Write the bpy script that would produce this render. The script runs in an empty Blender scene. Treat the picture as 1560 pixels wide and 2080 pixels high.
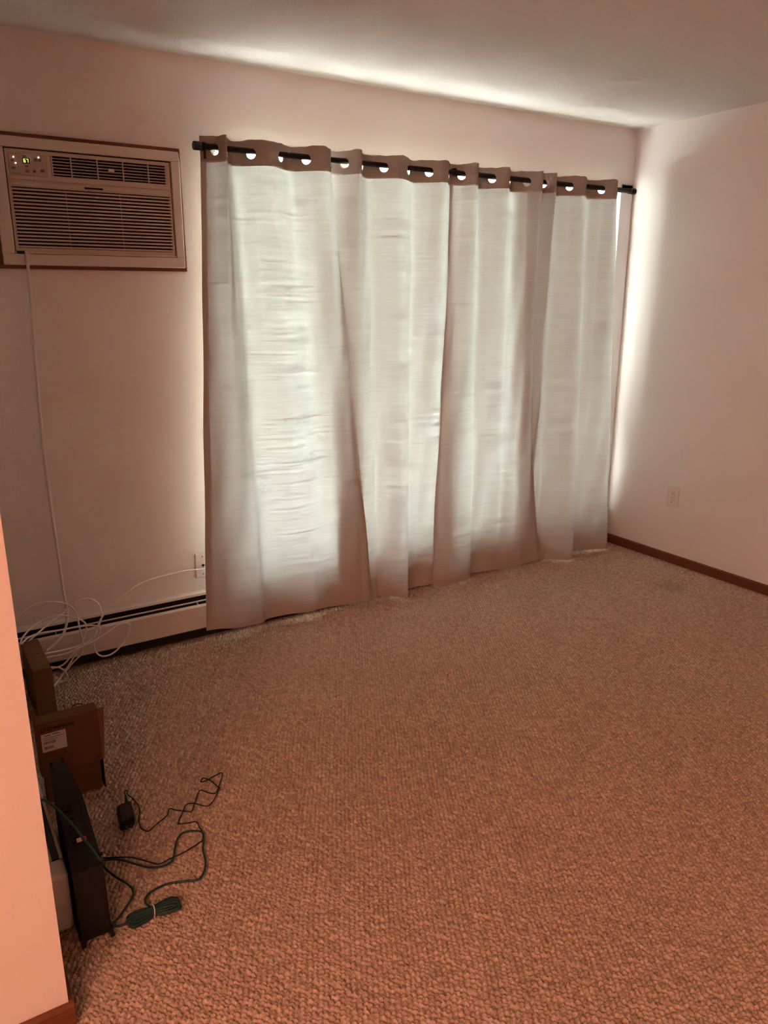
import bpy, bmesh, math, random
import numpy as np
from mathutils import Vector, Matrix

random.seed(7)
rng = np.random.default_rng(7)
sc = bpy.context.scene
col = sc.collection

# ------------------------------------------------------------------ camera
# x runs along the window wall (0 = right hand corner), y = 0 is the window wall, z up
cd = bpy.data.cameras.new('camera'); cam = bpy.data.objects.new('camera', cd); col.objects.link(cam)
cd.sensor_fit = 'VERTICAL'; cd.sensor_height = 36.0; cd.lens = 1556.04 / 2080 * 36.0
cd.clip_start = 0.02; cd.clip_end = 200
r_, d_, f_ = ((0.846754, -0.531984, 0.000879), (-0.143089, -0.229344, -0.962771), (0.51238, 0.815104, -0.270318))
cam.matrix_world = Matrix(((r_[0], -d_[0], -f_[0], -3.757), (r_[1], -d_[1], -f_[1], -3.2793),
                           (r_[2], -d_[2], -f_[2], 1.5277), (0, 0, 0, 1)))
sc.camera = cam

# ------------------------------------------------------------------ light
SKY = 15.0
LAMP = (77.0, 31.5, 20.5)
w = bpy.data.worlds.new('sky'); sc.world = w; w.use_nodes = True
bg = w.node_tree.nodes['Background']; bg.inputs[0].default_value = (0.93, 0.98, 1.0, 1); bg.inputs[1].default_value = SKY
sd = bpy.data.lights.new('sun', 'SUN'); sd.energy = 285; sd.angle = math.radians(2); sd.color = (1, .985, .96)
so = bpy.data.objects.new('sun', sd); col.objects.link(so)
so.rotation_euler = Vector((0.8, 0.02, -.40)).to_track_quat('-Z', 'Y').to_euler()
pd = bpy.data.lights.new('window_portal', 'AREA'); pd.shape = 'RECTANGLE'; pd.size = 2.54; pd.size_y = 1.93
pd.cycles.is_portal = True
po = bpy.data.objects.new('window_portal', pd); col.objects.link(po)
po.location = (-1.2825, 0.155, 1.188); po.rotation_euler = Vector((0, -1, 0)).to_track_quat('-Z', 'Z').to_euler()

vs = sc.view_settings
sc.display_settings.display_device = 'sRGB'
vs.view_transform = 'Standard'; vs.look = 'None'; vs.exposure = 0.0; vs.gamma = 1.0; vs.use_curve_mapping = False
cy = sc.cycles
cy.use_denoising = True
cy.use_adaptive_sampling = True; cy.adaptive_threshold = .08; cy.adaptive_min_samples = 16
cy.max_bounces = 7; cy.diffuse_bounces = 4; cy.glossy_bounces = 4; cy.transmission_bounces = 8; cy.transparent_max_bounces = 12
cy.sample_clamp_indirect = 0; cy.caustics_reflective = False; cy.caustics_refractive = False

# ------------------------------------------------------------------ materials
def lin(r, g, b):
    f = lambda c: (c / 12.92 if c <= .04045 else ((c + .055) / 1.055) ** 2.4)
    return (f(r / 255), f(g / 255), f(b / 255), 1)

class NT:
    def __init__(s, name):
        s.m = bpy.data.materials.new(name); s.m.use_nodes = True; s.t = s.m.node_tree; s.t.nodes.clear()
        s.out = s.t.nodes.new('ShaderNodeOutputMaterial')
    def n(s, typ, **kw):
        nd = s.t.nodes.new('ShaderNode' + typ)
        for k, v in kw.items():
            if k in ('op',): nd.operation = v
            elif k == 'blend': nd.blend_type = v
            elif k == 'dtype': nd.data_type = v
            elif k == 'attr': nd.attribute_name = v
            else:
                nd.inputs[k.replace('_', ' ')].default_value = v
        return nd
    def l(s, a, b): s.t.links.new(a, b)

def mat(name, color, rough=.6, noise=0.0, nscale=30.0, bump=0.0, bscale=200.0, metallic=0.0, spec=.4, stretch=None, emit=None, estr=0):
    """principled surface with procedural tone variation and fine relief"""
    t = NT(name); p = t.n('BsdfPrincipled', Roughness=rough, Metallic=metallic)
    p.inputs['Specular IOR Level'].default_value = spec
    tc = t.n('TexCoord'); mp = t.n('Mapping')
    if stretch: mp.inputs['Scale'].default_value = stretch
    t.l(tc.outputs['Object'], mp.inputs[0])
    c = color if len(color) == 4 else (*color, 1)
    nz = t.n('TexNoise', Scale=nscale, Detail=1.0); t.l(mp.outputs[0], nz.inputs['Vector'])
    mx = t.n('MixRGB', blend='MIX'); mx.inputs[1].default_value = tuple(x * (1 - noise) for x in c[:3]) + (1,)
    mx.inputs[2].default_value = tuple(min(1, x * (1 + noise)) for x in c[:3]) + (1,)
    t.l(nz.outputs['Fac'], mx.inputs[0]); t.l(mx.outputs[0], p.inputs['Base Color'])
    if bump:
        b2 = t.n('TexNoise', Scale=bscale, Detail=1.0); t.l(mp.outputs[0], b2.inputs['Vector'])
        bp = t.n('Bump', Strength=bump, Distance=.002); t.l(b2.outputs['Fac'], bp.inputs['Height']); t.l(bp.outputs[0], p.inputs['Normal'])
    if emit:
        p.inputs['Emission Color'].default_value = (*emit, 1); p.inputs['Emission Strength'].default_value = estr
    t.l(p.outputs[0], t.out.inputs[0])
    return t.m

M = {}
M['wall'] = mat('white_wall_paint', (.80, .775, .74), .55, .02, 2.0, .25, 260, spec=.3)
M['ceiling'] = mat('textured_ceiling', (.78, .76, .72), .9, .03, 60, .9, 160, spec=.1)
M['wood'] = mat('brown_stained_wood', (.155, .050, .019), .45, .35, 14, .12, 60, stretch=(1, 1, 12))
M['trim_white'] = mat('white_painted_trim', (.78, .77, .74), .4, .02, 8, .05, 90)
M['vinyl'] = mat('white_vinyl', (.82, .83, .83), .35, .01, 5)
M['heater'] = mat('white_enamel', (.72, .69, .65), .38, .03, 9, .05, 40)
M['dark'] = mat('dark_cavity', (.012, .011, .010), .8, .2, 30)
M['dark_metal'] = mat('dark_heater_metal', (.03, .028, .026), .6, .2, 30)
M['ac_white'] = mat('cream_plastic_frame', (.66, .61, .56), .4, .02, 12, .04, 300)
M['ac_face'] = mat('beige_plastic_grille', (.56, .50, .44), .45, .03, 20, .05, 300)
M['ac_panel'] = mat('grey_beige_control_panel', (.47, .41, .36), .4, .04, 20)
M['ac_button'] = mat('brown_grey_button', (.22, .17, .145), .5, .1, 200)
M['black_screen'] = mat('black_display', (.01, .01, .01), .2, .1, 50)
M['digits'] = mat('lit_yellow_green_digits', (.6, .8, .1), .4, emit=(.75, 1.0, .12), estr=2.2)
M['led'] = mat('lit_indicator', (.9, .8, .6), .4, emit=(1.0, .86, .62), estr=4.0)
M['rod'] = mat('matte_black_metal', (.012, .010, .009), .42, .2, 60, metallic=.3)
M['nickel'] = mat('brushed_nickel', (.42, .38, .34), .35, .05, 300, metallic=.8)
M['card'] = mat('brown_cardboard', (.15, .072, .029), .85, .06, 40, .12, 500, stretch=(1, 1, .2))
M['card2'] = mat('tan_cardboard', (.20, .112, .052), .85, .06, 40, .12, 500, stretch=(1, 1, .2))
M['card_ink'] = mat('dark_brown_print', (.028, .011, .005), .8, .1, 200)
M['paper'] = mat('white_paper_label', (.66, .60, .56), .6, .02, 100)
M['ink'] = mat('grey_ink', (.12, .105, .10), .7, .2, 300)
M['black_plastic'] = mat('black_plastic', (.006, .006, .006), .5, .15, 120, .04, 600)
M['black_gloss'] = mat('glossy_black_panel', (.006, .006, .007), .22, .1, 60)
M['white_plastic'] = mat('white_plastic', (.70, .66, .62), .4, .02, 40)
M['red'] = mat('red_sticker', (.55, .035, .02), .5, .1, 200)
M['yellow'] = mat('cream_sticker', (.60, .46, .27), .5, .1, 200)
M['white_cord'] = mat('white_cord_jacket', (.82, .78, .73), .45, .03, 60)
M['beige_cord'] = mat('grey_white_cord_jacket', (.70, .65, .60), .5, .03, 60)
M['black_cord'] = mat('black_cord_jacket', (.010, .009, .009), .45, .1, 60)
M['green_cord'] = mat('dark_teal_cord_jacket', (.012, .050, .040), .42, .12, 200)
M['plate'] = mat('white_outlet_plate', (.74, .70, .66), .35, .01, 30)
M['steel'] = mat('steel_screw', (.25, .24, .23), .35, .1, 300, metallic=.9)
M['grass'] = mat('lawn_grass', (.20, .23, .13), .9, .4, 3, .3, 40)
M['concrete'] = mat('pale_concrete', (.55, .55, .54), .9, .1, 6, .2, 80)
M['siding'] = mat('brown_siding', (.22, .19, .16), .8, .05, 4)
M['lamp_glass'] = mat('lit_frosted_glass', (.8, .7, .6), .4, emit=tuple(c / LAMP[0] for c in LAMP), estr=LAMP[0])

for k_ in ('digits', 'led'): M[k_].cycles.emission_sampling = 'NONE'
def glass():
    t = NT('window_glass'); tr = t.n('BsdfTransparent'); tr.inputs[0].default_value = (.93, .95, .94, 1)
    gl = t.n('BsdfGlossy', Roughness=.02); fr = t.n('Value'); fr.outputs[0].default_value = .06; mx = t.n('MixShader')
    nz = t.n('TexNoise', Scale=3.0); bp = t.n('Bump', Strength=.02); t.l(nz.outputs['Fac'], bp.inputs['Height']); t.l(bp.outputs[0], gl.inputs['Normal'])
    t.l(fr.outputs[0], mx.inputs[0]); t.l(tr.outputs[0], mx.inputs[1]); t.l(gl.outputs[0], mx.inputs[2]); t.l(mx.outputs[0], t.out.inputs[0])
    return t.m
M['glass'] = glass()

def fabric(name, dif, tra):
    """thin woven cloth: reflects and lets light through, uneven horizontal slub yarns"""
    t = NT(name); uv = t.n('UVMap'); mp = t.n('Mapping'); mp.inputs['Scale'].default_value = (16, 260, 1); t.l(uv.outputs[0], mp.inputs[0])
    n1 = t.n('TexNoise', Scale=1.0, Detail=2.0, Roughness=.6); t.l(mp.outputs[0], n1.inputs['Vector'])
    m2 = t.n('Mapping'); m2.inputs['Scale'].default_value = (420, 700, 1); t.l(uv.outputs[0], m2.inputs[0])
    n2 = t.n('TexNoise', Scale=1.0, Detail=0.0); t.l(m2.outputs[0], n2.inputs['Vector'])
    m3 = t.n('Mapping'); m3.inputs['Scale'].default_value = (3, 90, 1); t.l(uv.outputs[0], m3.inputs[0])
    n3 = t.n('TexNoise', Scale=1.0, Detail=1.0); t.l(m3.outputs[0], n3.inputs['Vector'])
    a = t.n('Math', op='ADD'); t.l(n1.outputs['Fac'], a.inputs[0]); t.l(n2.outputs['Fac'], a.inputs[1])
    a2 = t.n('Math', op='ADD'); t.l(a.outputs[0], a2.inputs[0]); t.l(n3.outputs['Fac'], a2.inputs[1])
    mr = t.n('MapRange'); mr.inputs['From Min'].default_value = 1.05; mr.inputs['From Max'].default_value = 1.95
    mr.inputs['To Min'].default_value = .42; mr.inputs['To Max'].default_value = 1.58; t.l(a2.outputs[0], mr.inputs[0])
    def tint(c):
        v = t.n('VectorMath', op='SCALE'); v.inputs[0].default_value = c; t.l(mr.outputs[0], v.inputs['Scale']); return v.outputs[0]
    bp = t.n('Bump', Strength=.35, Distance=.0012); t.l(a2.outputs[0], bp.inputs['Height'])
    d = t.n('BsdfDiffuse'); d.inputs[0].default_value = (*dif, 1); t.l(bp.outputs[0], d.inputs['Normal'])
    if tra:
        tr = t.n('BsdfTranslucent'); t.l(tint(tra), tr.inputs[0]); t.l(bp.outputs[0], tr.inputs['Normal'])
        ad = t.n('AddShader'); t.l(d.outputs[0], ad.inputs[0]); t.l(tr.outputs[0], ad.inputs[1]); t.l(ad.outputs[0], t.out.inputs[0])
    else:
        t.l(d.outputs[0], t.out.inputs[0])
    return t.m
M['fabric'] = fabric('linen_look_curtain_cloth', (.44, .385, .335), (.061, .0655, .0625))
M['fabric_thick'] = fabric('lined_curtain_header', (.37, .315, .27), (.0012, .0010, .0008))

def carpet_mat():
    t = NT('beige_loop_carpet'); p = t.n('BsdfPrincipled', Roughness=.95); p.inputs['Specular IOR Level'].default_value = .08
    p.inputs['Sheen Weight'].default_value = 0
    at = t.n('Attribute', attr='tone'); tc = t.n('TexCoord')
    n = t.n('TexNoise', Scale=230.0, Detail=1.5); t.l(tc.outputs['Object'], n.inputs['Vector'])
    n2 = t.n('TexNoise', Scale=1.3, Detail=2.0); t.l(tc.outputs['Object'], n2.inputs['Vector'])
    ad = t.n('Math', op='MULTIPLY_ADD'); ad.inputs[1].default_value = .8; t.l(n.outputs['Fac'], ad.inputs[0]); t.l(at.outputs['Fac'], ad.inputs[2])
    cr = t.n('ValToRGB'); e = cr.color_ramp.elements
    e[0].position = .18; e[0].color = (.30, .228, .161, 1); e[1].position = 1.1; e[1].color = (.84, .69, .54, 1)
    t.l(ad.outputs[0], cr.inputs[0])
    # a faint old stain with its own outline, and slow soiling
    sp = t.n('Mapping'); sp.inputs['Location'].default_value = (.33 * 9, .77 * 9, 0); sp.inputs['Scale'].default_value = (9, 9, 9); t.l(tc.outputs['Object'], sp.inputs[0])
    ln = t.n('VectorMath', op='LENGTH'); t.l(sp.outputs[0], ln.inputs[0])
    mr = t.n('MapRange'); mr.inputs['From Min'].default_value = .25; mr.inputs['From Max'].default_value = .9; mr.inputs['To Min'].default_value = .78; mr.inputs['To Max'].default_value = 1.0
    t.l(ln.outputs['Value'], mr.inputs[0])
    m2 = t.n('MapRange'); m2.inputs['From Min'].default_value = .3; m2.inputs['From Max'].default_value = .7; m2.inputs['To Min'].default_value = .97; m2.inputs['To Max'].default_value = 1.03; t.l(n2.outputs['Fac'], m2.inputs[0])
    mm = t.n('Math', op='MULTIPLY'); t.l(mr.outputs[0], mm.inputs[0]); t.l(m2.outputs[0], mm.inputs[1])
    sc_ = t.n('VectorMath', op='SCALE'); t.l(cr.outputs[0], sc_.inputs[0]); t.l(mm.outputs[0], sc_.inputs['Scale'])
    t.l(sc_.outputs[0], p.inputs['Base Color'])
    b = t.n('Bump', Strength=.5, Distance=.0025); nb = t.n('TexNoise', Scale=420.0, Detail=1.0); t.l(tc.outputs['Object'], nb.inputs['Vector'])
    t.l(nb.outputs['Fac'], b.inputs['Height']); t.l(b.outputs[0], p.inputs['Normal'])
    t.l(p.outputs[0], t.out.inputs[0]); return t.m
M['carpet'] = carpet_mat()

# ------------------------------------------------------------------ mesh helpers
def obj(name, verts, faces, m, parent=None, smooth=False):
    me = bpy.data.meshes.new(name); me.from_pydata([tuple(map(float, v)) for v in verts], [], faces); me.update()
    if smooth:
        me.polygons.foreach_set('use_smooth', [True] * len(me.polygons))
    me.materials.append(M[m] if isinstance(m, str) else m)
    o = bpy.data.objects.new(name, me); col.objects.link(o)
    if parent: o.parent = parent
    return o

def tag(o, label=None, cat=None, group=None, kind=None):
    if label: o['label'] = label
    if cat: o['category'] = cat
    if group: o['group'] = group
    if kind: o['kind'] = kind
    return o

def empty(name, loc=(0, 0, 0)):
    e = bpy.data.objects.new(name, None); e.empty_display_size = .05; e.location = loc; col.objects.link(e); return e

def thing(name, label, cat, loc, group=None):
    return tag(empty(name, loc), label, cat, group)

def rel(o, parent):
    """parent keeping world placement (parents are unrotated empties or meshes at a plain offset)"""
    o.parent = parent; o.matrix_parent_inverse = Matrix.Translation(parent.matrix_world_loc if hasattr(parent, 'matrix_world_loc') else parent_loc(parent)).inverted()
    return o

def parent_loc(o):
    l = Vector(o.location)
    while o.parent:
        o = o.parent
    return l if o is None else Vector(o.location) if o.type == 'EMPTY' else l

class MB:
    """collects shapes and links them as one mesh object"""
    def __init__(s): s.bm = bmesh.new()
    def box(s, x0, x1, y0, y1, z0, z1, bev=0.0, seg=2):
        b = bmesh.new()
        vs_ = [b.verts.new((x, y, z)) for x in (x0, x1) for y in (y0, y1) for z in (z0, z1)]
        for q in ((0, 1, 3, 2), (4, 6, 7, 5), (0, 4, 5, 1), (2, 3, 7, 6), (0, 2, 6, 4), (1, 5, 7, 3)):
            b.faces.new([vs_[i] for i in q])
        bmesh.ops.recalc_face_normals(b, faces=b.faces)
        if bev: bmesh.ops.bevel(b, geom=b.edges[:], offset=bev, segments=seg, affect='EDGES', profile=.5)
        s.add(b); return s
    def hexa(s, pts, bev=0.0):
        """8 corners: bottom 4 then top 4 in order"""
        b = bmesh.new(); v = [b.verts.new(p) for p in pts]
        for q in ((3, 2, 1, 0), (4, 5, 6, 7), (0, 1, 5, 4), (1, 2, 6, 5), (2, 3, 7, 6), (3, 0, 4, 7)): b.faces.new([v[i] for i in q])
        bmesh.ops.recalc_face_normals(b, faces=b.faces)
        if bev: bmesh.ops.bevel(b, geom=b.edges[:], offset=bev, segments=2, affect='EDGES')
        s.add(b); return s
    def prism(s, prof, axis, a, b_, bev=0.0):
        """closed 2D outline extruded along an axis ('x': prof=(y,z); 'y': prof=(x,z); 'z': prof=(x,y))"""
        def P(q, t): return {'x': (t, q[0], q[1]), 'y': (q[0], t, q[1]), 'z': (q[0], q[1], t)}[axis]
        b = bmesh.new(); n = len(prof)
        A = [b.verts.new(P(q, a)) for q in prof]; B = [b.verts.new(P(q, b_)) for q in prof]
        b.faces.new(A); b.faces.new(B[::-1])
        for i in range(n): b.faces.new((A[i], B[i], B[(i + 1) % n], A[(i + 1) % n]))
        bmesh.ops.recalc_face_normals(b, faces=b.faces)
        if bev: bmesh.ops.bevel(b, geom=b.edges[:], offset=bev, segments=2, affect='EDGES')
        s.add(b); return s
    def cyl(s, c0, c1, r0, r1=None, n=20, cap=True):
        r1 = r0 if r1 is None else r1; c0 = Vector(c0); c1 = Vector(c1); d = (c1 - c0).normalized()
        u = d.orthogonal().normalized(); v = d.cross(u); b = bmesh.new(); A = []; B = []
        for i in range(n):
            t = 2 * math.pi * i / n; e = u * math.cos(t) + v * math.sin(t)
            A.append(b.verts.new(c0 + e * r0)); B.append(b.verts.new(c1 + e * r1))
        for i in range(n): b.faces.new((A[i], A[(i + 1) % n], B[(i + 1) % n], B[i]))
        if cap: b.faces.new(A[::-1]); b.faces.new(B)
        bmesh.ops.recalc_face_normals(b, faces=b.faces)
        s.add(b); return s
    def lathe(s, prof, c, d, n=24):
        """(radius, height) outline turned about axis d through c"""
        c = Vector(c); d = Vector(d).normalized(); u = d.orthogonal().normalized(); v = d.cross(u); b = bmesh.new(); R = []
        for r, h in prof:
            R.append([b.verts.new(c + d * h + (u * math.cos(2 * math.pi * i / n) + v * math.sin(2 * math.pi * i / n)) * max(r, 1e-5)) for i in range(n)])
        for a, e in zip(R, R[1:]):
            for i in range(n): b.faces.new((a[i], a[(i + 1) % n], e[(i + 1) % n], e[i]))
        bmesh.ops.remove_doubles(b, verts=b.verts, dist=1e-5); bmesh.ops.recalc_face_normals(b, faces=b.faces)
        s.add(b); return s
    def tube(s, pts, r, n=8, sub=6, smoothen=True):
        P = [Vector(p) for p in pts]
        if smoothen and len(P) > 2:
            Q = []; E = [P[0] * 2 - P[1]] + P + [P[-1] * 2 - P[-2]]
            for i in range(1, len(E) - 2):
                for k in range(sub):
                    t = k / sub; a, b_, c_, d = E[i - 1:i + 3]
                    Q.append(.5 * ((2 * b_) + (c_ - a) * t + (2 * a - 5 * b_ + 4 * c_ - d) * t * t + (3 * b_ - a - 3 * c_ + d) * t ** 3))
            Q.append(P[-1]); P = Q
        b = bmesh.new(); R = []; T0 = (P[1] - P[0]).normalized(); u = T0.orthogonal().normalized()
        for i, p in enumerate(P):
            T = (P[min(i + 1, len(P) - 1)] - P[max(i - 1, 0)]).normalized()
            u = (u - T * u.dot(T)); u = u.normalized() if u.length > 1e-6 else T.orthogonal().normalized(); v = T.cross(u)
            R.append([b.verts.new(p + (u * math.cos(2 * math.pi * k / n) + v * math.sin(2 * math.pi * k / n)) * r) for k in range(n)])
        for a, e in zip(R, R[1:]):
            for k in range(n): b.faces.new((a[k], a[(k + 1) % n], e[(k + 1) % n], e[k]))
        b.faces.new(R[0][::-1]); b.faces.new(R[-1])
        s.add(b); return s
    def add(s, b):
        me = bpy.data.meshes.new('tmp'); b.to_mesh(me); b.free(); s.bm.from_mesh(me); bpy.data.meshes.remove(me)
    def build(s, name, m, parent=None, smooth=False, angle=None):
        me = bpy.data.meshes.new(name); s.bm.to_mesh(me); s.bm.free()
        if smooth:
            me.polygons.foreach_set('use_smooth', [True] * len(me.polygons))
            if angle: me.set_sharp_from_angle(angle=math.radians(angle))
        me.materials.append(M[m] if isinstance(m, str) else m)
        o = bpy.data.objects.new(name, me); col.objects.link(o)
        if parent is not None: attach(o, parent)
        return o

def root_loc(o):
    l = Vector((0, 0, 0))
    while o is not None:
        l += Vector(o.location); o = o.parent
    return l

def attach(o, parent):
    """meshes are modelled in room coordinates; keep them there under their parent"""
    o.parent = parent
    o.location = Vector(o.location) - root_loc(parent)
    return o

# ------------------------------------------------------------------ the setting
H = 2.44
XL, YP = -3.637, -1.804               # left wall of the room / face of the partition towards the camera
WX0, WX1, WZ0, WZ1 = -2.57, -0.003, 0.225, 2.15   # window opening
XB, YB = -6.2, -5.6                   # far ends of the space behind the camera

b = MB()
b.box(XL - .14, WX0, 0, .15, -.02, H); b.box(WX1, .14, 0, .15, -.02, H)
b.box(WX0, WX1, 0, .15, -.02, WZ0); b.box(WX0, WX1, 0, .15, WZ1, H)
tag(b.build('wall_window', 'wall'), 'white painted wall around the curtained window', kind='structure')
tag(MB().box(0, .14, YB, 0, -.02, H).build('wall_right', 'wall'), 'white painted wall on the right', kind='structure')
tag(MB().box(XL - .14, XL, YP, 0, -.02, H).build('wall_left', 'wall'), 'white wall behind the boxes and modem', kind='structure')
tag(MB().box(XB, XL - .14, YP, YP + .12, -.02, H).build('wall_partition', 'wall'), 'warm lit partition wall nearest the camera', kind='structure')
tag(MB().box(XB - .14, XB, YB, YP + .12, -.02, H).build('wall_side', 'wall'), 'white wall beside the camera', kind='structure')
tag(MB().box(XB - .14, .14, YB - .14, YB, -.02, H).build('wall_back', 'wall'), 'white wall behind the camera', kind='structure')
tag(MB().box(XB - .14, .14, YB - .14, .15, H, H + .15).build('ceiling', 'ceiling'), 'white textured ceiling', kind='structure')
tag(MB().box(XB - .14, .14, YB - .14, .15, -.06, -.0128).build('floor', 'carpet'), 'carpeted floor', kind='structure')

# skirting boards
def skirt(name, x0, x1, y0, y1, face):
    hh = .055
    if face == 'x-': prof = [(x1, 0), (x0, 0), (x0, hh - .008), (x0 + .005, hh), (x1, hh)]; m = MB().prism(prof, 'y', y0, y1)
    else: prof = [(y1, 0), (y0, 0), (y0, hh - .008), (y0 + .005, hh), (y1, hh)]; m = MB().prism(prof, 'x', x0, x1)
    return tag(m.build(name, 'wood'), 'brown stained wooden skirting board', kind='structure')
skirt('baseboard_right', -.012, -.0005, YB, -.002, 'x-')
skirt('baseboard_partition', XB, XL + .010, YP - .012, YP - .0005, 'y-')
hh = .055
tag(MB().box(XL + .0005, XL + .011, YP, -.07, 0, hh, .002, 1).build('baseboard_left', 'wood'), 'brown stained wooden skirting board', kind='structure')

# looped carpet pile: a height field of staggered yarn loops in diagonal rows
def carpet():
    st = .0028; x0, x1, y0, y1 = XL, 0.0, -2.85, 0.0
    nx = int((x1 - x0) / st) + 1; ny = int((y1 - y0) / st) + 1
    X, Y = np.meshgrid(np.linspace(x0, x1, nx), np.linspace(y0, y1, ny))
    # pile is modelled where it can be seen; beyond that the flat floor carries on
    near = (Y > -1.14 - .28 + X * .63) & (Y > -1.81 - .25 - (X + 3.63) * .63)
    keep = near[:-1, :-1] & near[1:, 1:] & near[:-1, 1:] & near[1:, :-1]
    I = np.arange(nx * ny).reshape(ny, nx)
    Q = np.stack([I[:-1, :-1], I[:-1, 1:], I[1:, 1:], I[1:, :-1]], -1)[keep]
    used = np.unique(Q); mp = np.zeros(nx * ny, np.int64); mp[used] = np.arange(len(used)); Q = mp[Q]
    X = X.ravel()[used]; Y = Y.ravel()[used]
    wob = .0025 * np.sin(X * 9 + 2 * np.sin(Y * 5)) + .002 * np.sin(Y * 13 + X * 4)
    e1 = (.49, .872); e2 = (.872, -.49)
    U = (X * e2[0] + Y * e2[1] + wob) / PITCH_U; W = (X * e1[0] + Y * e1[1]) / PITCH_W
    def hsh(a, b_, k):
        v = np.sin(a * 127.1 + b_ * 311.7 + k * 74.7) * 43758.5453
        return v - np.floor(v)
    Hh = np.zeros_like(X); T = np.full_like(X, .3); r0 = np.floor(U)
    for dr in (-1, 0, 1):
        r = r0 + dr; off = .5 * (r % 2) + .3 * hsh(r, r * 0, 9)
        c0 = np.floor(W + off)
        for dc in (-1, 0, 1):
            c = c0 + dc
            cu = r + .5 + (hsh(r, c, 1) - .5) * .30; cw = c + .5 - off + (hsh(r, c, 2) - .5) * .55
            du = (U - cu); dw = (W - cw)
            du = du + dw * (.35 + (hsh(r, c, 5) - .5) * .9)
            q = 1 - (du / (.41 + .12 * hsh(r, c, 6))) ** 2 - (dw / .58) ** 2
            h = np.clip(q, 0, 1) ** .62 * (.62 + .38 * hsh(r, c, 3))
            better = h > Hh
            Hh = np.where(better, h, Hh); T = np.where(better, hsh(r, c, 4), T)
    fz = hsh(np.floor(X / .0052), np.floor(Y / .0052), 11) * .6 + hsh(np.floor(X / .0029), np.floor(Y / .0029), 12) * .4
    Hh = np.clip(Hh * (.86 + .28 * (fz - .5)) , 0, 1)
    Z = -PILE + Hh * PILE
    n = len(used)
    me = bpy.data.meshes.new('carpet'); me.vertices.add(n)
    me.vertices.foreach_set('co', np.stack([X, Y, Z], 1).astype(np.float32).ravel())
    nq = len(Q); me.loops.add(nq * 4); me.loops.foreach_set('vertex_index', Q.astype(np.int32).ravel())
    me.polygons.add(nq); me.polygons.foreach_set('loop_start', np.arange(0, nq * 4, 4, dtype=np.int32))
    me.polygons.foreach_set('use_smooth', np.ones(nq, dtype=bool))
    a = me.attributes.new('tone', 'FLOAT', 'POINT'); a.data.foreach_set('value', (T * .34).astype(np.float32))
    me.update(calc_edges=True); me.materials.append(M['carpet'])
    o = bpy.data.objects.new('carpet', me); col.objects.link(o)
    return tag(o, 'beige looped carpet covering the whole floor', 'carpet', kind='stuff')
PILE, PITCH_U, PITCH_W = .0125, .0128, .0110
carpet()

# window: frame, mullions, panes, sill
wf = MB()
y0, y1 = -.010, .060; fw = .045
wf.box(WX0, WX0 + fw, y0, y1, WZ0, WZ1, .004); wf.box(WX1 - .100, WX1, y0, y1, WZ0, WZ1, .004)
wf.box(WX0, WX1, y0, y1, WZ0, WZ0 + .02, .004); wf.box(WX0, WX1, y0, y1, WZ1 - .032, WZ1, .004)
win = tag(wf.build('window_1', 'vinyl'), 'wide white framed window behind the curtains', kind='structure')
mull = (-1.93, -0.78)
for xm in mull: MB().box(xm - .03, xm + .03, y0 - .002, y1 - .002, WZ0 + .02, WZ1 - .032, .004).build('mullion', 'vinyl', win)
xs = [WX0 + fw] + [v for m_ in mull for v in (m_ - .03, m_ + .03)] + [WX1 - .100]
for k in range(3): MB().box(xs[2 * k], xs[2 * k + 1],   .018, .022, WZ0 + .02, WZ1 - .032).build('pane', 'glass', win)
MB().box(WX0, WX1, -.022, -.0005, WZ0 - .010, WZ0 + .006, .003).build('window_sill', 'trim_white', win)

# outdoors, seen only as daylight
tag(MB().box(-16, 16, .16, 26, -.65, -.6).build('lawn', 'grass'), 'lawn outside the window', kind='structure')
tag(MB().box(-12, 8, .17, 6.0, -.6, -.585).build('reflector', 'concrete'), 'pale path added outside to bounce daylight upward', kind='structure')  # unseen pale ground, added to bounce daylight up to the ceiling
tag(MB().box(-7, 3, .16, 1.35, 2.62, 2.77).build('overhang_sky_block', 'siding'), 'overhang added above the window outside to cut high skylight', kind='structure')  # unseen overhang, added to cut steep skylight on the lower curtains
hs = MB().box(-1.0, 9, 1.6, 1.8, -.6, 2.3).build('wall_light_block', 'siding')  # unseen wall, added to dim daylight on the right hand curtains
tag(hs, 'brown sided wall added outside to dim the right hand curtains', kind='structure')
for k in range(12): MB().prism([(1.6, -.6 + k * .24), (1.565, -.6 + k * .24), (1.6, -.6 + k * .24 + .235)], 'x', -1.0, 9).build('siding_board', 'siding', hs)

# ------------------------------------------------------------------ baseboard heater
ht = thing('baseboard_heater', 'long white metal baseboard heater under the window wall', 'heater', (-3.1, -.03, .0))
hx0, hx1 = XL + .012, -.14
MB().box(hx0, hx1, -.006, -.0005, .02, .212).build('back_plate', 'heater', ht)
MB().prism([(-.001, .212), (-.024, .206), (-.026, .196), (-.022, .196), (-.020, .203), (-.001, .206)], 'x', hx0, hx1).build('top_lip', 'heater', ht)
MB().prism([(-.066, .050), (-.070, .054), (-.070, .160), (-.064, .168), (-.058, .168), (-.058, .164), (-.066, .156), (-.066, .056), (-.060, .054), (-.060, .050)], 'x', hx0, hx1).build('front_panel', 'heater', ht)
MB().box(hx0, hx1, -.049, -.044, .1765, .1815).build('damper', 'heater', ht)
MB().box(hx0, hx1, -.009, -.0062, .03, .1985).build('slot_shade_sheet', 'dark', ht)  # dark sheet over the back plate, the slot's shade put into its colour
MB().box(hx0, hx1, -.055, -.010, .075, .140).build('heating_fins', 'dark_metal', ht)
MB().box(hx0, hx1, -.056, -.0095, .150, .160).build('inner_baffle', 'dark', ht)
MB().box(hx0, hx1, -.050, -.010, .004, .05).build('shadow_base', 'dark', ht)
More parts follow.
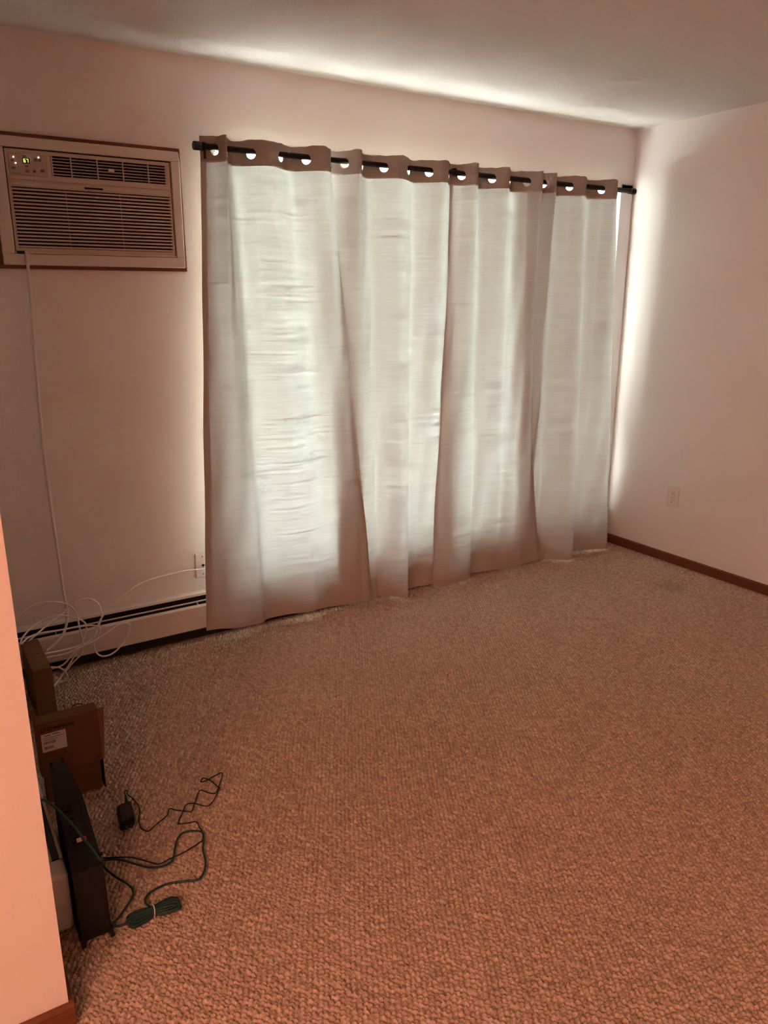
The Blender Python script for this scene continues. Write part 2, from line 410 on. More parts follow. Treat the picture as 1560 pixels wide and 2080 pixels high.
for x in (-3.35, -2.74, -2.1, -1.4, -.7): MB().box(x - .0015, x + .0015, -.060, -.044, .166, .1765).build('bracket', 'heater', ht)
MB().box(hx1 - .02, hx1 + .006, -.073, -.0005, .03, .214, .003).build('end_cap', 'heater', ht)

# ------------------------------------------------------------------ curtain rod
RY, RZ = -.10, 2.10
rod = thing('curtain_rod', 'black metal curtain rod above the window', 'curtain rod', (-1.36, RY, RZ))
MB().cyl((-2.62, RY, RZ), (-.115, RY, RZ), .0115, n=24).build('pole', 'rod', rod, True, 40)
HZ = RZ - .0088
MB().cyl((-1.5, RY, RZ), (-.13, RY, RZ), .0128, n=24).build('outer_pole', 'rod', rod, True, 40)
for x, s_ in ((-2.645, 1), (-.093, -1)):
    MB().lathe([(0, 0), (.0145, 0), (.0165, .002), (.0165, .026), (.0145, .029), (.013, .031), (.013, .036), (.0155, .038), (.0155, .046), (.012, .048), (.0115, .06)], (x, RY, RZ), (s_, 0, 0)).build('finial', 'rod', rod, True, 35)
MB().box(-2.604, -2.596, RY - .005, RY + .005, RZ - .045, RZ - .008, .0015, 1).build('set_screw', 'rod', rod)
for x in (-2.53, -.54, -1.357):
    m = MB().box(x - .010, x + .010, -.008, -.0002, RZ - .0, RZ + .035, .002)
    m.box(x - .006, x + .006, RY - .004, -.004, RZ + .012, RZ + .021, .002)
    m.lathe([(.0135, -.006), (.0165, -.006), (.0165, .006), (.0135, .006)], (x, RY, RZ), (1, 0, 0))
    m.build('bracket', 'rod', rod, True, 35)

# ------------------------------------------------------------------ curtains
ZT, ZHB = 2.142, 2.045
def catmull(N, k):
    """N: rows x nodes x 2 -> rows x samples x 2"""
    E = np.concatenate([2 * N[:, :1] - N[:, 1:2], N, 2 * N[:, -1:] - N[:, -2:-1]], 1); out = []
    for i in range(1, E.shape[1] - 2):
        a, b_, c, d = E[:, i - 1], E[:, i], E[:, i + 1], E[:, i + 2]
        for j in range(k):
            t = j / k
            out.append(.5 * (2 * b_ + (c - a) * t + (2 * a - 5 * b_ + 4 * c - d) * t * t + (3 * b_ - a - 3 * c + d) * t ** 3))
    out.append(E[:, -2]); return np.stack(out, 1)

def grid_mesh(name, P, UV, m, parent, keep=None):
    """P: rows x cols x 3 sheet"""
    r, c, _ = P.shape; I = np.arange(r * c).reshape(r, c)
    Q = np.stack([I[:-1, :-1], I[:-1, 1:], I[1:, 1:], I[1:, :-1]], -1).reshape(-1, 4)
    if keep is not None: Q = Q[keep.ravel()]
    used = np.unique(Q); mp = -np.ones(r * c, int); mp[used] = np.arange(len(used)); Q = mp[Q]
    V = P.reshape(-1, 3)[used]; U = UV.reshape(-1, 2)[used]
    me = bpy.data.meshes.new(name); me.from_pydata(V.tolist(), [], Q.tolist()); me.update()
    uvl = me.uv_layers.new(name='UVMap'); uvl.data.foreach_set('uv', U[Q.ravel()].astype(np.float32).ravel())
    me.polygons.foreach_set('use_smooth', [True] * len(me.polygons))
    me.materials.append(M[m]); o = bpy.data.objects.new(name, me); col.objects.link(o); attach(o, parent); return o

def ring_mesh():
    m = MB().lathe([(.0200, -.0016), (.0212, -.0024), (.0232, -.0020), (.0240, 0), (.0232, .0020), (.0212, .0024), (.0200, .0016), (.0200, -.0016)], (0, 0, 0), (0, 0, 1), 32)
    o = m.build('grommet', 'nickel', None, True); me = o.data; bpy.data.objects.remove(o); return me
RING = ring_mesh()

def curtain(label, cr, e0, e1, bot, hem, seed, mids=None, sewn=True):
    t_ = thing('curtain', label, 'curtain', (float(np.mean(cr)), RY, .02), 'beige grommet curtain panels on the rod')
    top = [e0]
    for i, c in enumerate(cr):
        top.append((c, RY))
        if i < len(cr) - 1:
            ch = cr[i + 1] - c; A = math.sqrt(max(.0764 ** 2 - (ch / 2) ** 2, .025 ** 2)); A = min(A, .062)
            front = i % 2 == 0
            top.append((c + ch / 2, RY - A if front else RY + A * .88))
    top.append(e1)
    top = np.array(top); bot = np.array(bot); K = 20
    # cloth below the header
    nr = 150; tt = np.linspace(0, 1, nr)[:, None, None]
    N = np.concatenate([top[None, :, :1] * (1 - tt) + bot[None, :, :1] * tt, top[None, :, 1:] * (1 - tt ** .8) + bot[None, :, 1:] * tt ** .8], -1)
    if mids is not None:
        bmp = np.clip(1 - ((tt[..., 0] - .72) / (np.where(tt[..., 0] < .72, .72, .28))) ** 2, 0, 1)
        N[..., 0] += bmp * np.array(mids)[None]
    C = catmull(N, K); nc = C.shape[1]
    r = np.random.default_rng(seed); ss = np.linspace(0, 1, nc)[None]; vv = np.linspace(0, 1, nr)[:, None]
    wr = np.zeros((nr, nc))
    for k in range(9):   # slow billows and a few soft wrinkles
        fx, fz, ph, am = r.uniform(2, 9), r.uniform(.5, 4), r.uniform(0, 6.3), r.uniform(.0006, .0022)
        wr += am * np.sin(fx * 6.28 * ss + fz * 6.28 * vv + ph) * np.minimum(1, vv * 4)
    C[..., 1] += wr
    hz = np.linspace(hem[0], hem[1], nc)[None] + .004 * np.sin(np.linspace(0, 14, nc) + seed)[None]
    Z = ZHB + .006 - (ZHB + .006 - hz) * vv
    # packing creases across the cloth
    for zc in (.33, .60, .87, 1.14, 1.41, 1.68):
        C[..., 1] += -.0016 * np.exp(-((Z - zc - .004 * np.sin(ss * 9 + seed)) / .007) ** 2)
    P = np.concatenate([C, Z[..., None]], -1)
    c0 = C[0]; sl = np.concatenate([[0], np.cumsum(np.hypot(*np.diff(c0, axis=0).T))])
    UV = np.stack([np.broadcast_to(sl[None] + seed, Z.shape), Z], -1)
    grid_mesh('cloth', P, UV, 'fabric', t_)
    off = np.array([0, .0022, 0])
    hr = max(3, int(nr * .02)); grid_mesh('bottom_hem', P[-hr:] + off, UV[-hr:], 'fabric', t_)
    w0 = int(np.searchsorted(sl, .024)); grid_mesh('side_hem', P[:, :w0 + 1] + off, UV[:, :w0 + 1], 'fabric', t_)
    w1 = int(np.searchsorted(sl, sl[-1] - .024)); grid_mesh('side_hem', P[:, w1:] + off, UV[:, w1:], 'fabric', t_)
    # stiff header with round holes
    hc = catmull(top[None], 24)[0]; s = np.concatenate([[0], np.cumsum(np.hypot(*np.diff(hc, axis=0).T))])
    zr = np.linspace(ZHB, ZT, 30); S, Zg = np.meshgrid(s, zr)
    cs = [s[(2 * i + 1) * 24] for i in range(len(cr))]; R = .0206
    wob = .0022 * np.sin(s * 37 + seed) + .0008 * np.sin(s * 111 + seed * 2)
    for q in cs:
        d = np.hypot(S - q, Zg - HZ); near = (np.abs(d - R) < .0032) & (d > 1e-6)
        k = np.where(near, R / np.maximum(d, 1e-6), 1); S = q + (S - q) * k; Zg = HZ + (Zg - HZ) * k
    HX = np.interp(S, s, hc[:, 0]); HY = np.interp(S, s, hc[:, 1])
    wz = np.interp(S, s, wob) * np.clip((Zg - 2.122) / (ZT - 2.122), 0, 1)
    HP = np.stack([HX, HY, Zg + wz], -1)
    sc_ = (S[:-1, :-1] + S[1:, 1:] + S[:-1, 1:] + S[1:, :-1]) / 4; zc_ = (Zg[:-1, :-1] + Zg[1:, 1:] + Zg[:-1, 1:] + Zg[1:, :-1]) / 4
    keep = np.ones(sc_.shape, bool)
    for q in cs: keep &= np.hypot(sc_ - q, zc_ - HZ) > R - .0004
    h = grid_mesh('header', HP, np.stack([S + seed, Zg], -1), 'fabric_thick', t_, keep)
    for i, q in enumerate(cs):
        a = np.array([np.interp(q + e, s, hc[:, k]) for e in (.004, -.004) for k in (0, 1)]); tx, ty = a[0] - a[2], a[1] - a[3]
        g = bpy.data.objects.new('grommet', RING); col.objects.link(g); g.parent = t_
        g.location = Vector((cr[i], RY, HZ)) - root_loc(t_); g.rotation_euler = Vector((-ty, tx, 0)).to_track_quat('Z', 'Y').to_euler()
    if sewn:
        nn = int(np.searchsorted(sl, sl[-1] - .020)); rr = 4
        grid_mesh('sewn_tab', P[:rr, nn:] - off, UV[:rr, nn:], 'fabric_thick', t_)
    return t_

curtain('leftmost curtain panel, beside the air conditioner, flaring out to the floor',
        [-2.557, -2.507, -2.402, -2.270, -2.151, -2.032], (-2.605, -.062), (-2.022, -.062),
        [(-2.722, -.098), (-2.64, -.118), (-2.555, -.135), (-2.462, -.122), (-2.41, -.094), (-2.31, -.102), (-2.20, -.122),
         (-2.13, -.112), (-2.06, -.100), (-1.99, -.106), (-1.92, -.122), (-1.88, -.124), (-1.838, -.120)], (.046, .018), 1)
curtain('second curtain panel from the left, brightest, with a hem pleat standing forward',
        [-1.964, -1.874, -1.760, -1.626, -1.510, -1.395], (-2.030, -.036), (-1.355, -.060),
        [(-2.03, -.088), (-1.96, -.096), (-1.88, -.100), (-1.81, -.094), (-1.78, -.084), (-1.735, -.115), (-1.685, -.168),
         (-1.648, -.160), (-1.628, -.092), (-1.555, -.080), (-1.49, -.088), (-1.415, -.084), (-1.35, -.080)], (.012, .012), 2)
curtain('third curtain panel from the left, its right edge kinked near the hem',
        [-1.318, -1.221, -1.128, -1.013, -.898, -.805], (-1.375, -.068), (-.797, -.062),
        [(-1.448, -.090), (-1.415, -.125), (-1.34, -.140), (-1.205, -.118), (-1.170, -.080), (-1.10, -.084), (-1.00, -.086),
         (-.94, -.096), (-.86, -.112), (-.80, -.112), (-.73, -.108), (-.68, -.104), (-.635, -.100)], (.012, .012), 3,
        [0, 0, 0, 0, 0, 0, 0, -.01, -.02, -.03, -.045, -.055, -.062])
curtain('rightmost curtain panel, next to the room corner, darkest along its outer edge',
        [-.790, -.720, -.600, -.475, -.358, -.234], (-.905, -.036), (-.150, -.022),
        [(-.86, -.074), (-.80, -.078), (-.745, -.081), (-.685, -.078), (-.655, -.076), (-.585, -.130), (-.505, -.178),
         (-.456, -.172), (-.41, -.100), (-.335, -.106), (-.235, -.130), (-.135, -.142), (-.070, -.032)], (.012, .012), 4, sewn=False)

# ------------------------------------------------------------------ air conditioner in the wall
ac = thing('air_conditioner', 'through-wall air conditioner in a cream frame left of the curtains', 'air conditioner', (-3.02, 0, 1.63))
ox0, ox1, oz0, oz1 = -3.385, -2.673, 1.628, 2.097
for q in ((ox0, ox1, oz1 - .024, oz1), (ox0, ox1, oz0, oz0 + .020), (ox0, ox0 + .026, oz0 + .020, oz1 - .024), (ox1 - .020, ox1, oz0 + .020, oz1 - .024)):
    MB().box(q[0], q[1], -.016, -.0003, q[2], q[3], .002, 1).build('wood_trim', 'wood', ac)
fx0, fx1, fz0, fz1 = -3.366, -2.684, 1.641, 2.082      # cream frame outside
ix0, ix1, iz0, iz1 = -3.323, -2.718, 1.680, 2.045      # opening
fr = MB()
for q in ((fx0, fx1, iz1, fz1), (fx0, fx1, fz0, iz0), (fx0, ix0, iz0, iz1), (ix1, fx1, iz0, iz1)):
    fr.box(q[0], q[1], -.034, -.002, q[2], q[3])
bmesh.ops.remove_doubles(fr.bm, verts=fr.bm.verts, dist=1e-5)
fo = fr.build('cream_frame', 'ac_white', ac)
bv = fo.modifiers.new('bevel', 'BEVEL'); bv.width = .004; bv.segments = 2; bv.limit_method = 'ANGLE'
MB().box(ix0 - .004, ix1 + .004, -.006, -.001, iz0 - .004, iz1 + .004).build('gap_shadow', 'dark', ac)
# body shell
bx0, bx1, bz0, bz1 = -3.319, -2.723, 1.688, 2.040
vx0, vx1, vz0, vz1 = -3.166, -2.735, 1.955, 2.030      # upper vent opening
gx0, gx1, gz0, gz1 = -3.309, -2.729, 1.702, 1.913      # lower grille opening
sh = MB()
yf, yb = -.027, -.007
sh.box(bx0, bx1, yf, yb, vz1, bz1); sh.box(bx0, vx0, yf, yb, vz0, vz1); sh.box(vx1, bx1, yf, yb, vz0, vz1)
sh.box(bx0, bx1, yf, yb, gz1, vz0); sh.box(bx0, gx0, yf, yb, gz0, gz1); sh.box(gx1, bx1, yf, yb, gz0, gz1); sh.box(bx0, bx1, yf, yb, bz0, gz0)
bd = sh.build('front_shell', 'ac_face', ac)
MB().box(vx0 - .002, vx1 + .002, -.012, -.009, vz0 - .002, vz1 + .002).build('vent_cavity', 'dark', ac)
MB().box(gx0 - .002, gx1 + .002, -.012, -.009, gz0 - .002, gz1 + .002).build('intake_cavity', 'dark', ac)
MB().box(bx0, bx1, yf - .0012, yf + .001, 1.9372, 1.9385).build('seam', 'ac_button', ac)
MB().box(bx0 + .004, bx1 - .004, yf - .004, yf + .002, 1.917, 1.932, .0025).build('grille_rim', 'ac_face', ac)
MB().box(-3.056, -2.988, yf - .0052, yf - .003, 1.920, 1.9265, .001, 1).build('handle_slot', 'dark', ac)
vent = MB().box(vx0, vx1, yf - .001, yf + .006, vz0, vz0 + .003).build('upper_vent', 'ac_face', ac)
MB().box(vx0, vx1, yf - .001, yf + .006, vz1 - .003, vz1).build('vent_rim', 'ac_face', vent)
for k in range(6):
    z = vz0 + .0105 + k * .0107
    MB().box(vx0, vx1, yf, yf + .010, z - .0013, z + .0013).build('louvre', 'ac_face', vent)
for x in (-3.095, -3.000, -2.905, -2.808): MB().box(x - .0016, x + .0016, yf - .0012, yf + .009, vz0, vz1).build('divider', 'ac_face', vent)
for x in (vx0 + .004, vx1 - .004): MB().box(x - .002, x + .002, yf - .0012, yf + .006, vz0, vz1).build('divider', 'ac_face', vent)
MB().box(-2.961, -2.939, yf - .004, yf + .004, 1.988, 1.999, .001, 1).build('vent_tab', 'paper', vent)
gr = MB().box(gx0 + .185, gx0 + .188, yf + .010, yf + .013, gz0, gz1).build('intake_grille', 'ac_button', ac)
for x in (gx0, gx0 + .385, gx1 - .003): MB().box(x, x + .003, yf + .010, yf + .013, gz0, gz1).build('grille_rib', 'ac_button', gr)
ns = 17; pitch = (gz1 - gz0) / ns
sl0 = MB().prism([(yf - .003, .0031), (yf - .003, -.0031), (yf + .004, .0004), (yf + .004, .0028)], 'x', gx0, gx1).build('slat', 'ac_face')
for k in range(ns):
    o = sl0 if k == 0 else sl0.copy()
    if k: col.objects.link(o)
    o.parent = gr; o.location = Vector((0, 0, gz1 - (k + .62) * pitch)) - root_loc(gr)
MB().box(-3.322, -2.720, -.031, -.008, 1.681, 1.690, .002, 1).build('bottom_lip', 'ac_face', ac)
MB().box(-3.318, -3.292, -.0325, -.028, 1.680, 1.691).build('cord_notch', 'dark', ac)
cp = MB().box(-3.309, -3.180, yf - .003, yf + .002, 1.953, 2.026, .0015, 2).build('control_panel', 'ac_panel', ac)
for (x, z, w_, h_) in ((-3.296, 2.001, .011, .008), (-3.295, 1.975, .012, .008), (-3.250, 1.967, .013, .010), (-3.250, 1.984, .011, .006), (-3.254, 2.017, .012, .006),
                       (-3.217, 2.008, .010, .009), (-3.204, 2.008, .010, .009), (-3.198, 1.972, .012, .009)):
    MB().box(x - w_ / 2, x + w_ / 2, yf - .0045, yf - .002, z - h_ / 2, z + h_ / 2, .001, 1).build('button', 'ac_button', cp)
MB().cyl((-3.226, yf - .0045, 1.968), (-3.226, yf - .002, 1.968), .0042, n=16).build('remote_sensor', 'black_screen', cp)
ds = MB().box(-3.262, -3.238, yf - .0042, yf - .002, 1.993, 2.011, .0008, 1).build('display', 'black_screen', cp)
for (x, z) in ((-3.291, 2.012), (-3.286, 1.992), (-3.207, 2.017)):
    MB().cyl((x, yf - .005, z), (x, yf - .002, z), .0022, n=10).build('indicator_light', 'led', cp)
MB().box(-3.302, -3.273, yf - .0034, yf - .002, 1.9565, 1.9585).build('printed_lines', 'ac_button', cp)

def text(body, size, name, m, parent, origin, right, up, bold=0.0, align='LEFT'):
    """flat lettering as a mesh, laid on a surface"""
    cu = bpy.data.curves.new('t', 'FONT'); cu.body = body; cu.size = size; cu.align_x = align; cu.extrude = .0003; cu.offset = bold
    to = bpy.data.objects.new('t', cu); col.objects.link(to); dg = bpy.context.evaluated_depsgraph_get()
    me = bpy.data.meshes.new_from_object(to.evaluated_get(dg)); bpy.data.objects.remove(to); bpy.data.curves.remove(cu)
    me.name = name; me.materials.clear(); me.materials.append(M[m])
    r = Vector(right).normalized(); u = Vector(up).normalized(); n = r.cross(u)
    me.transform(Matrix(((r.x, u.x, n.x, origin[0]), (r.y, u.y, n.y, origin[1]), (r.z, u.z, n.z, origin[2]), (0, 0, 0, 1))))
    o = bpy.data.objects.new(name, me); col.objects.link(o); attach(o, parent); return o

# seven-segment digits 6 and 7
def seven(d, x, z, w_, h_, parent):
    on = {'6': 'afgcde', '7': 'abc'}[d]; k = .0013; y_ = yf - .0050
    seg = {'a': (x, x + w_, z + h_ - k, z + h_), 'g': (x, x + w_, z + h_ / 2 - k / 2, z + h_ / 2 + k / 2), 'd': (x, x + w_, z, z + k),
           'f': (x, x + k, z + h_ / 2, z + h_), 'b': (x + w_ - k, x + w_, z + h_ / 2, z + h_), 'e': (x, x + k, z, z + h_ / 2), 'c': (x + w_ - k, x + w_, z, z + h_ / 2)}
    m = MB()
    for c in on: q = seg[c]; m.box(q[0], q[1], y_, y_ + .001, q[2], q[3])
    m.build('digit', 'digits', parent)
seven('6', -3.2585, 1.9965, .0060, .0115, ds); seven('7', -3.2490, 1.9965, .0060, .0115, ds)
MB().tube([(-3.288, -.030, 1.686), (-3.287, -.040, 1.672), (-3.289, -.042, 1.60), (-3.293, -.040, 1.45), (-3.300, -.038, 1.30), (-3.306, -.036, 1.12), (-3.309, -.036, .90), (-3.307, -.038, .69),
           (-3.303, -.044, .475), (-3.301, -.052, .36), (-3.302, -.085, .255), (-3.328, -.12, .195), (-3.371, -.16, .174), (-3.412, -.195, .166)], .0056, 8, 6).build('power_cord', 'beige_cord', ac, True)

# ------------------------------------------------------------------ outlets
pl = thing('coax_wall_plate', 'white cable jack plate half hidden by the curtain edge', 'wall plate', (-2.687, 0, .33))
MB().box(-2.722, -2.652, -.007, -.0002, .276, .392, .003).build('plate', 'plate', pl)
for z in (.376, .292): MB().lathe([(0, .0095), (.0026, .0092), (.0034, .007), (.0034, .006)], (-2.687, 0, z), (0, -1, 0), 12).build('screw', 'steel', pl)
MB().lathe([(0, .024), (.0045, .024), (.0045, .012), (.0065, .012), (.0065, .006), (0, .006)], (-2.687, 0, .334), (0, -1, 0), 6).build('coax_connector', 'dark_metal', pl)
ot = thing('power_outlet', 'white duplex power outlet low on the right wall', 'outlet', (0, -.495, .33))
MB().box(-.007, -.0002, -.534, -.456, .337, .455, .003).build('plate', 'plate', ot)
for z in (.4165, .3765):
    rc = MB().lathe([(0, .0095), (.0155, .0095), (.0168, .0085), (.0168, .0065)], (0, -.495, z), (-1, 0, 0), 28).build('receptacle', 'plate', ot, True, 30)
    for dy, hh_ in ((.0062, .0045), (-.0062, .0038)): MB().box(-.0099, -.0092, -.495 + dy - .0011, -.495 + dy + .0011, z + .003 - hh_ / 2, z + .0052 + hh_ / 2).build('slot', 'dark', rc)
    MB().cyl((-.0099, -.495, z - .0072), (-.0092, -.495, z - .0072), .0026, n=12).build('ground_hole', 'dark', rc)
MB().lathe([(0, .009), (.0028, .0085), (.0030, .007)], (0, -.495, .3965), (-1, 0, 0), 12).build('screw', 'steel', ot)

# ------------------------------------------------------------------ boxes
b1 = thing('cardboard_box', 'tall narrow cardboard box standing upright by the heater among white cables', 'box', (-3.465, -.33, 0))
MB().hexa([(-3.496, -.474, 0), (-3.432, -.480, 0), (-3.434, -.183, 0), (-3.498, -.178, 0), (-3.496, -.474, .218), (-3.432, -.480, .218), (-3.434, -.183, .218), (-3.498, -.178, .218)], .0012).build('carton', 'card2', b1)
MB().box(-3.494, -3.437, -.475, -.184, .2182, .2198, .0005, 1).build('top_flap', 'card2', b1)
MB().cyl((-3.455, -.325, .2196), (-3.455, -.325, .2202), .006, n=12).build('punched_hole', 'card_ink', b1)

b2 = thing('router_box', 'brown printed router box with white label and lid, in front of the tall box', 'box', (-3.465, -.965, 0))
MB().box(-3.549, -3.383, -.976, -.942, 0, .150, .0012, 1).build('carton', 'card', b2)
lid = MB().box(-3.557, -3.376, -.990, -.938, .104, .286, .0016, 2).build('lid', 'card', b2)
MB().hexa([(-3.3765, -.9895, .108), (-3.3700, -.985, .108), (-3.3690, -.9835, .108), (-3.3760, -.986, .108),
           (-3.3775, -.9895, .285), (-3.3560, -.978, .281), (-3.3550, -.9765, .281), (-3.3770, -.986, .285)]).build('side_flap', 'card2', b2)
MB().box(-3.3785, -3.3745, -.983, -.944, .001, .103).build('side_shade_strip', 'dark', b2)  # dark strip, shade on the carton's right side put into the colour
lb = MB().box(-3.546, -3.475, -.9910, -.9903, .187, .248).build('label_sticker', 'paper', lid)
for (x0, x1, z0, z1) in ((-3.536, -3.519, .2405, .2430), (-3.513, -3.492, .2410, .2440), (-3.541, -3.480, .2330, .2345), (-3.541, -3.498, .2265, .2280)):
    MB().box(x0, x1, -.9913, -.9909, z0, z1).build('printed_lines', 'ink', lb)
def barcode(x0, x1, z0, z1):
    m = MB(); x = x0
    while x < x1:
        w_ = random.choice((.0007, .0012, .0018)); m.box(x, min(x + w_, x1), -.9913, -.9909, z0, z1); x += w_ + random.choice((.0006, .0010))
    m.build('barcode', 'ink', lb)
barcode(-3.540, -3.506, .2130, .2220); barcode(-3.540, -3.514, .1960, .2050)
text('CenturyLink', .0155, 'lettering', 'card_ink', lid, (-3.527, -.9904, .2575), (1, 0, 0), (0, 0, 1), .0006)
em = MB()
for k in range(8):
    a0 = 2 * math.pi * k / 8; a1 = a0 + .62
    P = [(math.cos(a) * r * .0075 - 3.538, math.sin(a) * r * .0075 + .2625) for r, a in ((1.0, a0), (1.0, (a0 + a1) / 2), (1.0, a1), (.62, a1 + .25), (.62, a0 + .25))]
    em.prism(P, 'y', -.9908, -.9903)
em.build('emblem', 'card_ink', lid)
ry = MB()
for k in range(3):
    a0 = math.pi / 2 + 2 * math.pi * k / 3
    pts = [(math.cos(a0 + t) * .0052, math.sin(a0 + t) * .0052) for t in (0, .5, 1.0, 1.5)] + [(math.cos(a0 + t) * .0034, math.sin(a0 + t) * .0034) for t in (1.5, 1.0, .5, 0)]
    ry.prism([(-3.388 + p, .122 + q) for p, q in pts], 'y', -.9908, -.9903)
ry.build('recycling_mark', 'card_ink', lid)
wr_ = tag(MB().tube([(-3.44, -.44, .004), (-3.409, -.422, .004), (-3.386, -.419, .004), (-3.367, -.405, .006), (-3.352, -.395, .006), (-3.34, -.40, .005), (-3.333, -.413, .004), (-3.36, -.52, .004), (-3.42, -.62, .004)], .0022, 6, 5).build('thin_cord', 'black_cord', None, True),
          'short thin black cord on the carpet behind the router box', 'cord')

# ------------------------------------------------------------------ modem, white device, slim panel
md = thing('modem', 'black upright modem with a red sticker in front of the router box', 'modem', (-3.535, -1.4, 0))
prof = [(-1.602, .004), (-1.594, .120), (-1.582, .196), (-1.365, .262), (-1.160, .250), (-1.150, .004)]
def xw(y): return (float(np.interp(y, [-1.602, -1.365, -1.15], [-3.573, -3.563, -3.549])), float(np.interp(y, [-1.602, -1.365, -1.15], [-3.502, -3.500, -3.511])))
bm_ = bmesh.new(); Lh = [bm_.verts.new((xw(y)[0], y, z)) for y, z in prof]; Rh = [bm_.verts.new((xw(y)[1], y, z)) for y, z in prof]
bm_.faces.new(Lh); bm_.faces.new(Rh[::-1])
for i in range(6): bm_.faces.new((Lh[i], Rh[i], Rh[(i + 1) % 6], Lh[(i + 1) % 6]))
bmesh.ops.recalc_face_normals(bm_, faces=bm_.faces); bmesh.ops.bevel(bm_, geom=bm_.edges[:], offset=.003, segments=2, affect='EDGES')
k = MB(); k.add(bm_); k.build('case', 'black_plastic', md, True, 35)
for x in (-3.576, -3.509): MB().hexa([(x, -1.618, 0), (x + .012, -1.615, 0), (x + .012, -1.16, 0), (x, -1.16, 0), (x + .002, -1.600, .012), (x + .010, -1.600, .012), (x + .010, -1.17, .012), (x + .002, -1.17, .012)], .001).build('foot', 'black_plastic', md)
sv = Vector((0, .217, .066)).normalized(); sn = Vector((0, -.066, .217)).normalized()
def slope(t, u, h):   # t along slope from its low edge, u across, h above
    p = Vector((0, -1.582, .196)) + sv * t + sn * h; return (u, p.y, p.z)
def slab(u0, u1, t0, t1, h0, h1, name, m, parent, bev=.0006):
    return MB().hexa([slope(t0, u0, h0), slope(t0, u1, h0), slope(t1, u1, h0), slope(t1, u0, h0), slope(t0, u0, h1), slope(t0, u1, h1), slope(t1, u1, h1), slope(t1, u0, h1)], bev).build(name, m, parent)
pp = slab(-3.566, -3.512, .060, .205, .0002, .0015, 'port_panel', 'dark', md)
for i, t in enumerate((.085, .110, .135, .160, .185)): slab(-3.556, -3.536, t - .008, t + .008, .0010, .0050, 'port', 'black_gloss', pp)
slab(-3.545, -3.534, .074, .086, .0050, .0062, 'warning_sticker', 'yellow', pp, .0002)
slab(-3.534, -3.522, .074, .086, .0050, .0062, 'warning_sticker', 'red', pp, .0002)
for x in (-3.546, -3.5145): MB().box(x - .003, x + .003, -1.172, -1.156, .244, .258, .001, 1).build('corner_prong', 'black_plastic', md)

wd = thing('white_device', 'rounded white plastic device squeezed between partition and modem', 'device', (-3.60, -1.50, 0))
MB().box(-3.6250, -3.577, -1.541, -1.470, .003, .168, .012, 4).build('housing', 'white_plastic', wd, True, 40)
MB().box(-3.618, -3.584, -1.533, -1.478, 0, .006, .002, 1).build('foot', 'white_plastic', wd)
sp_ = thing('slim_panel', 'slim black panel with white edges standing on edge behind the white device', 'panel', (-3.59, -1.22, 0))
MB().box(-3.6020, -3.5845, -1.458, -1.005, .003, .158, .001, 1).build('core', 'black_gloss', sp_)
for x in (-3.6095, -3.5845): MB().box(x, x + .0075, -1.460, -1.003, 0, .161, .0015, 2).build('edge_panel', 'white_plastic', sp_)

# ------------------------------------------------------------------ power adapter and cables
ad = thing('power_adapter', 'black plug-in power adapter lying on the carpet with a zigzag cord', 'adapter', (-3.36, -1.18, 0))
MB().hexa([(-3.392, -1.236, .001), (-3.347, -1.230, .001), (-3.333, -1.128, .001), (-3.380, -1.135, .001), (-3.389, -1.240, .034), (-3.346, -1.234, .034), (-3.334, -1.137, .034), (-3.378, -1.144, .034)], .005).build('brick', 'black_plastic', ad, True, 40)
for t in (.3, .6):
    x = -3.392 + .045 * t; MB().box(x, x + .008, -1.250, -1.236, .014, .018).build('prong', 'dark_metal', ad)
MB().cyl((-3.346, -1.135, .018), (-3.338, -1.090, .018), .0055, .0032, 10).build('strain_relief', 'black_plastic', ad)
DC = [(-3.338, -1.095, .018), (-3.337, -1.068, .014), (-3.328, -1.043, .006), (-3.324, -1.052, .004), (-3.328, -1.071, .006), (-3.32, -1.094, .004), (-3.314, -1.132, .004), (-3.317, -1.172, .004), (-3.326, -1.19, .004), (-3.333, -1.222, .004),
      (-3.336, -1.25, .004), (-3.328, -1.268, .004), (-3.318, -1.275, .004), (-3.286, -1.254, .004), (-3.253, -1.235, .004), (-3.237, -1.207, .004), (-3.222, -1.223, .004), (-3.203, -1.241, .004), (-3.183, -1.255, .004), (-3.165, -1.228, .004),
      (-3.127, -1.169, .004), (-3.108, -1.194, .004), (-3.091, -1.209, .004), (-3.073, -1.189, .004), (-3.054, -1.159, .004), (-3.032, -1.117, .004), (-3.064, -1.12, .004), (-3.086, -1.128, .004), (-3.105, -1.129, .004), (-3.106, -1.121, .004),
      (-3.094, -1.111, .004), (-3.081, -1.136, .005), (-3.071, -1.183, .005), (-3.074, -1.2, .006), (-3.127, -1.257, .004), (-3.166, -1.225, .007), (-3.186, -1.215, .004), (-3.202, -1.239, .007), (-3.234, -1.285, .004), (-3.231, -1.293, .004),
      (-3.208, -1.303, .004), (-3.187, -1.31, .004), (-3.187, -1.341, .004), (-3.188, -1.368, .009), (-3.197, -1.398, .006), (-3.209, -1.404, .004), (-3.242, -1.415, .004), (-3.276, -1.427, .008), (-3.302, -1.43, .009), (-3.334, -1.43, .005),
      (-3.359, -1.401, .004), (-3.389, -1.365, .004), (-3.412, -1.355, .009), (-3.467, -1.318, .006), (-3.50, -1.30, .02)]
MB().tube(DC, .0019, 6, 5).build('cord', 'black_cord', ad, True)

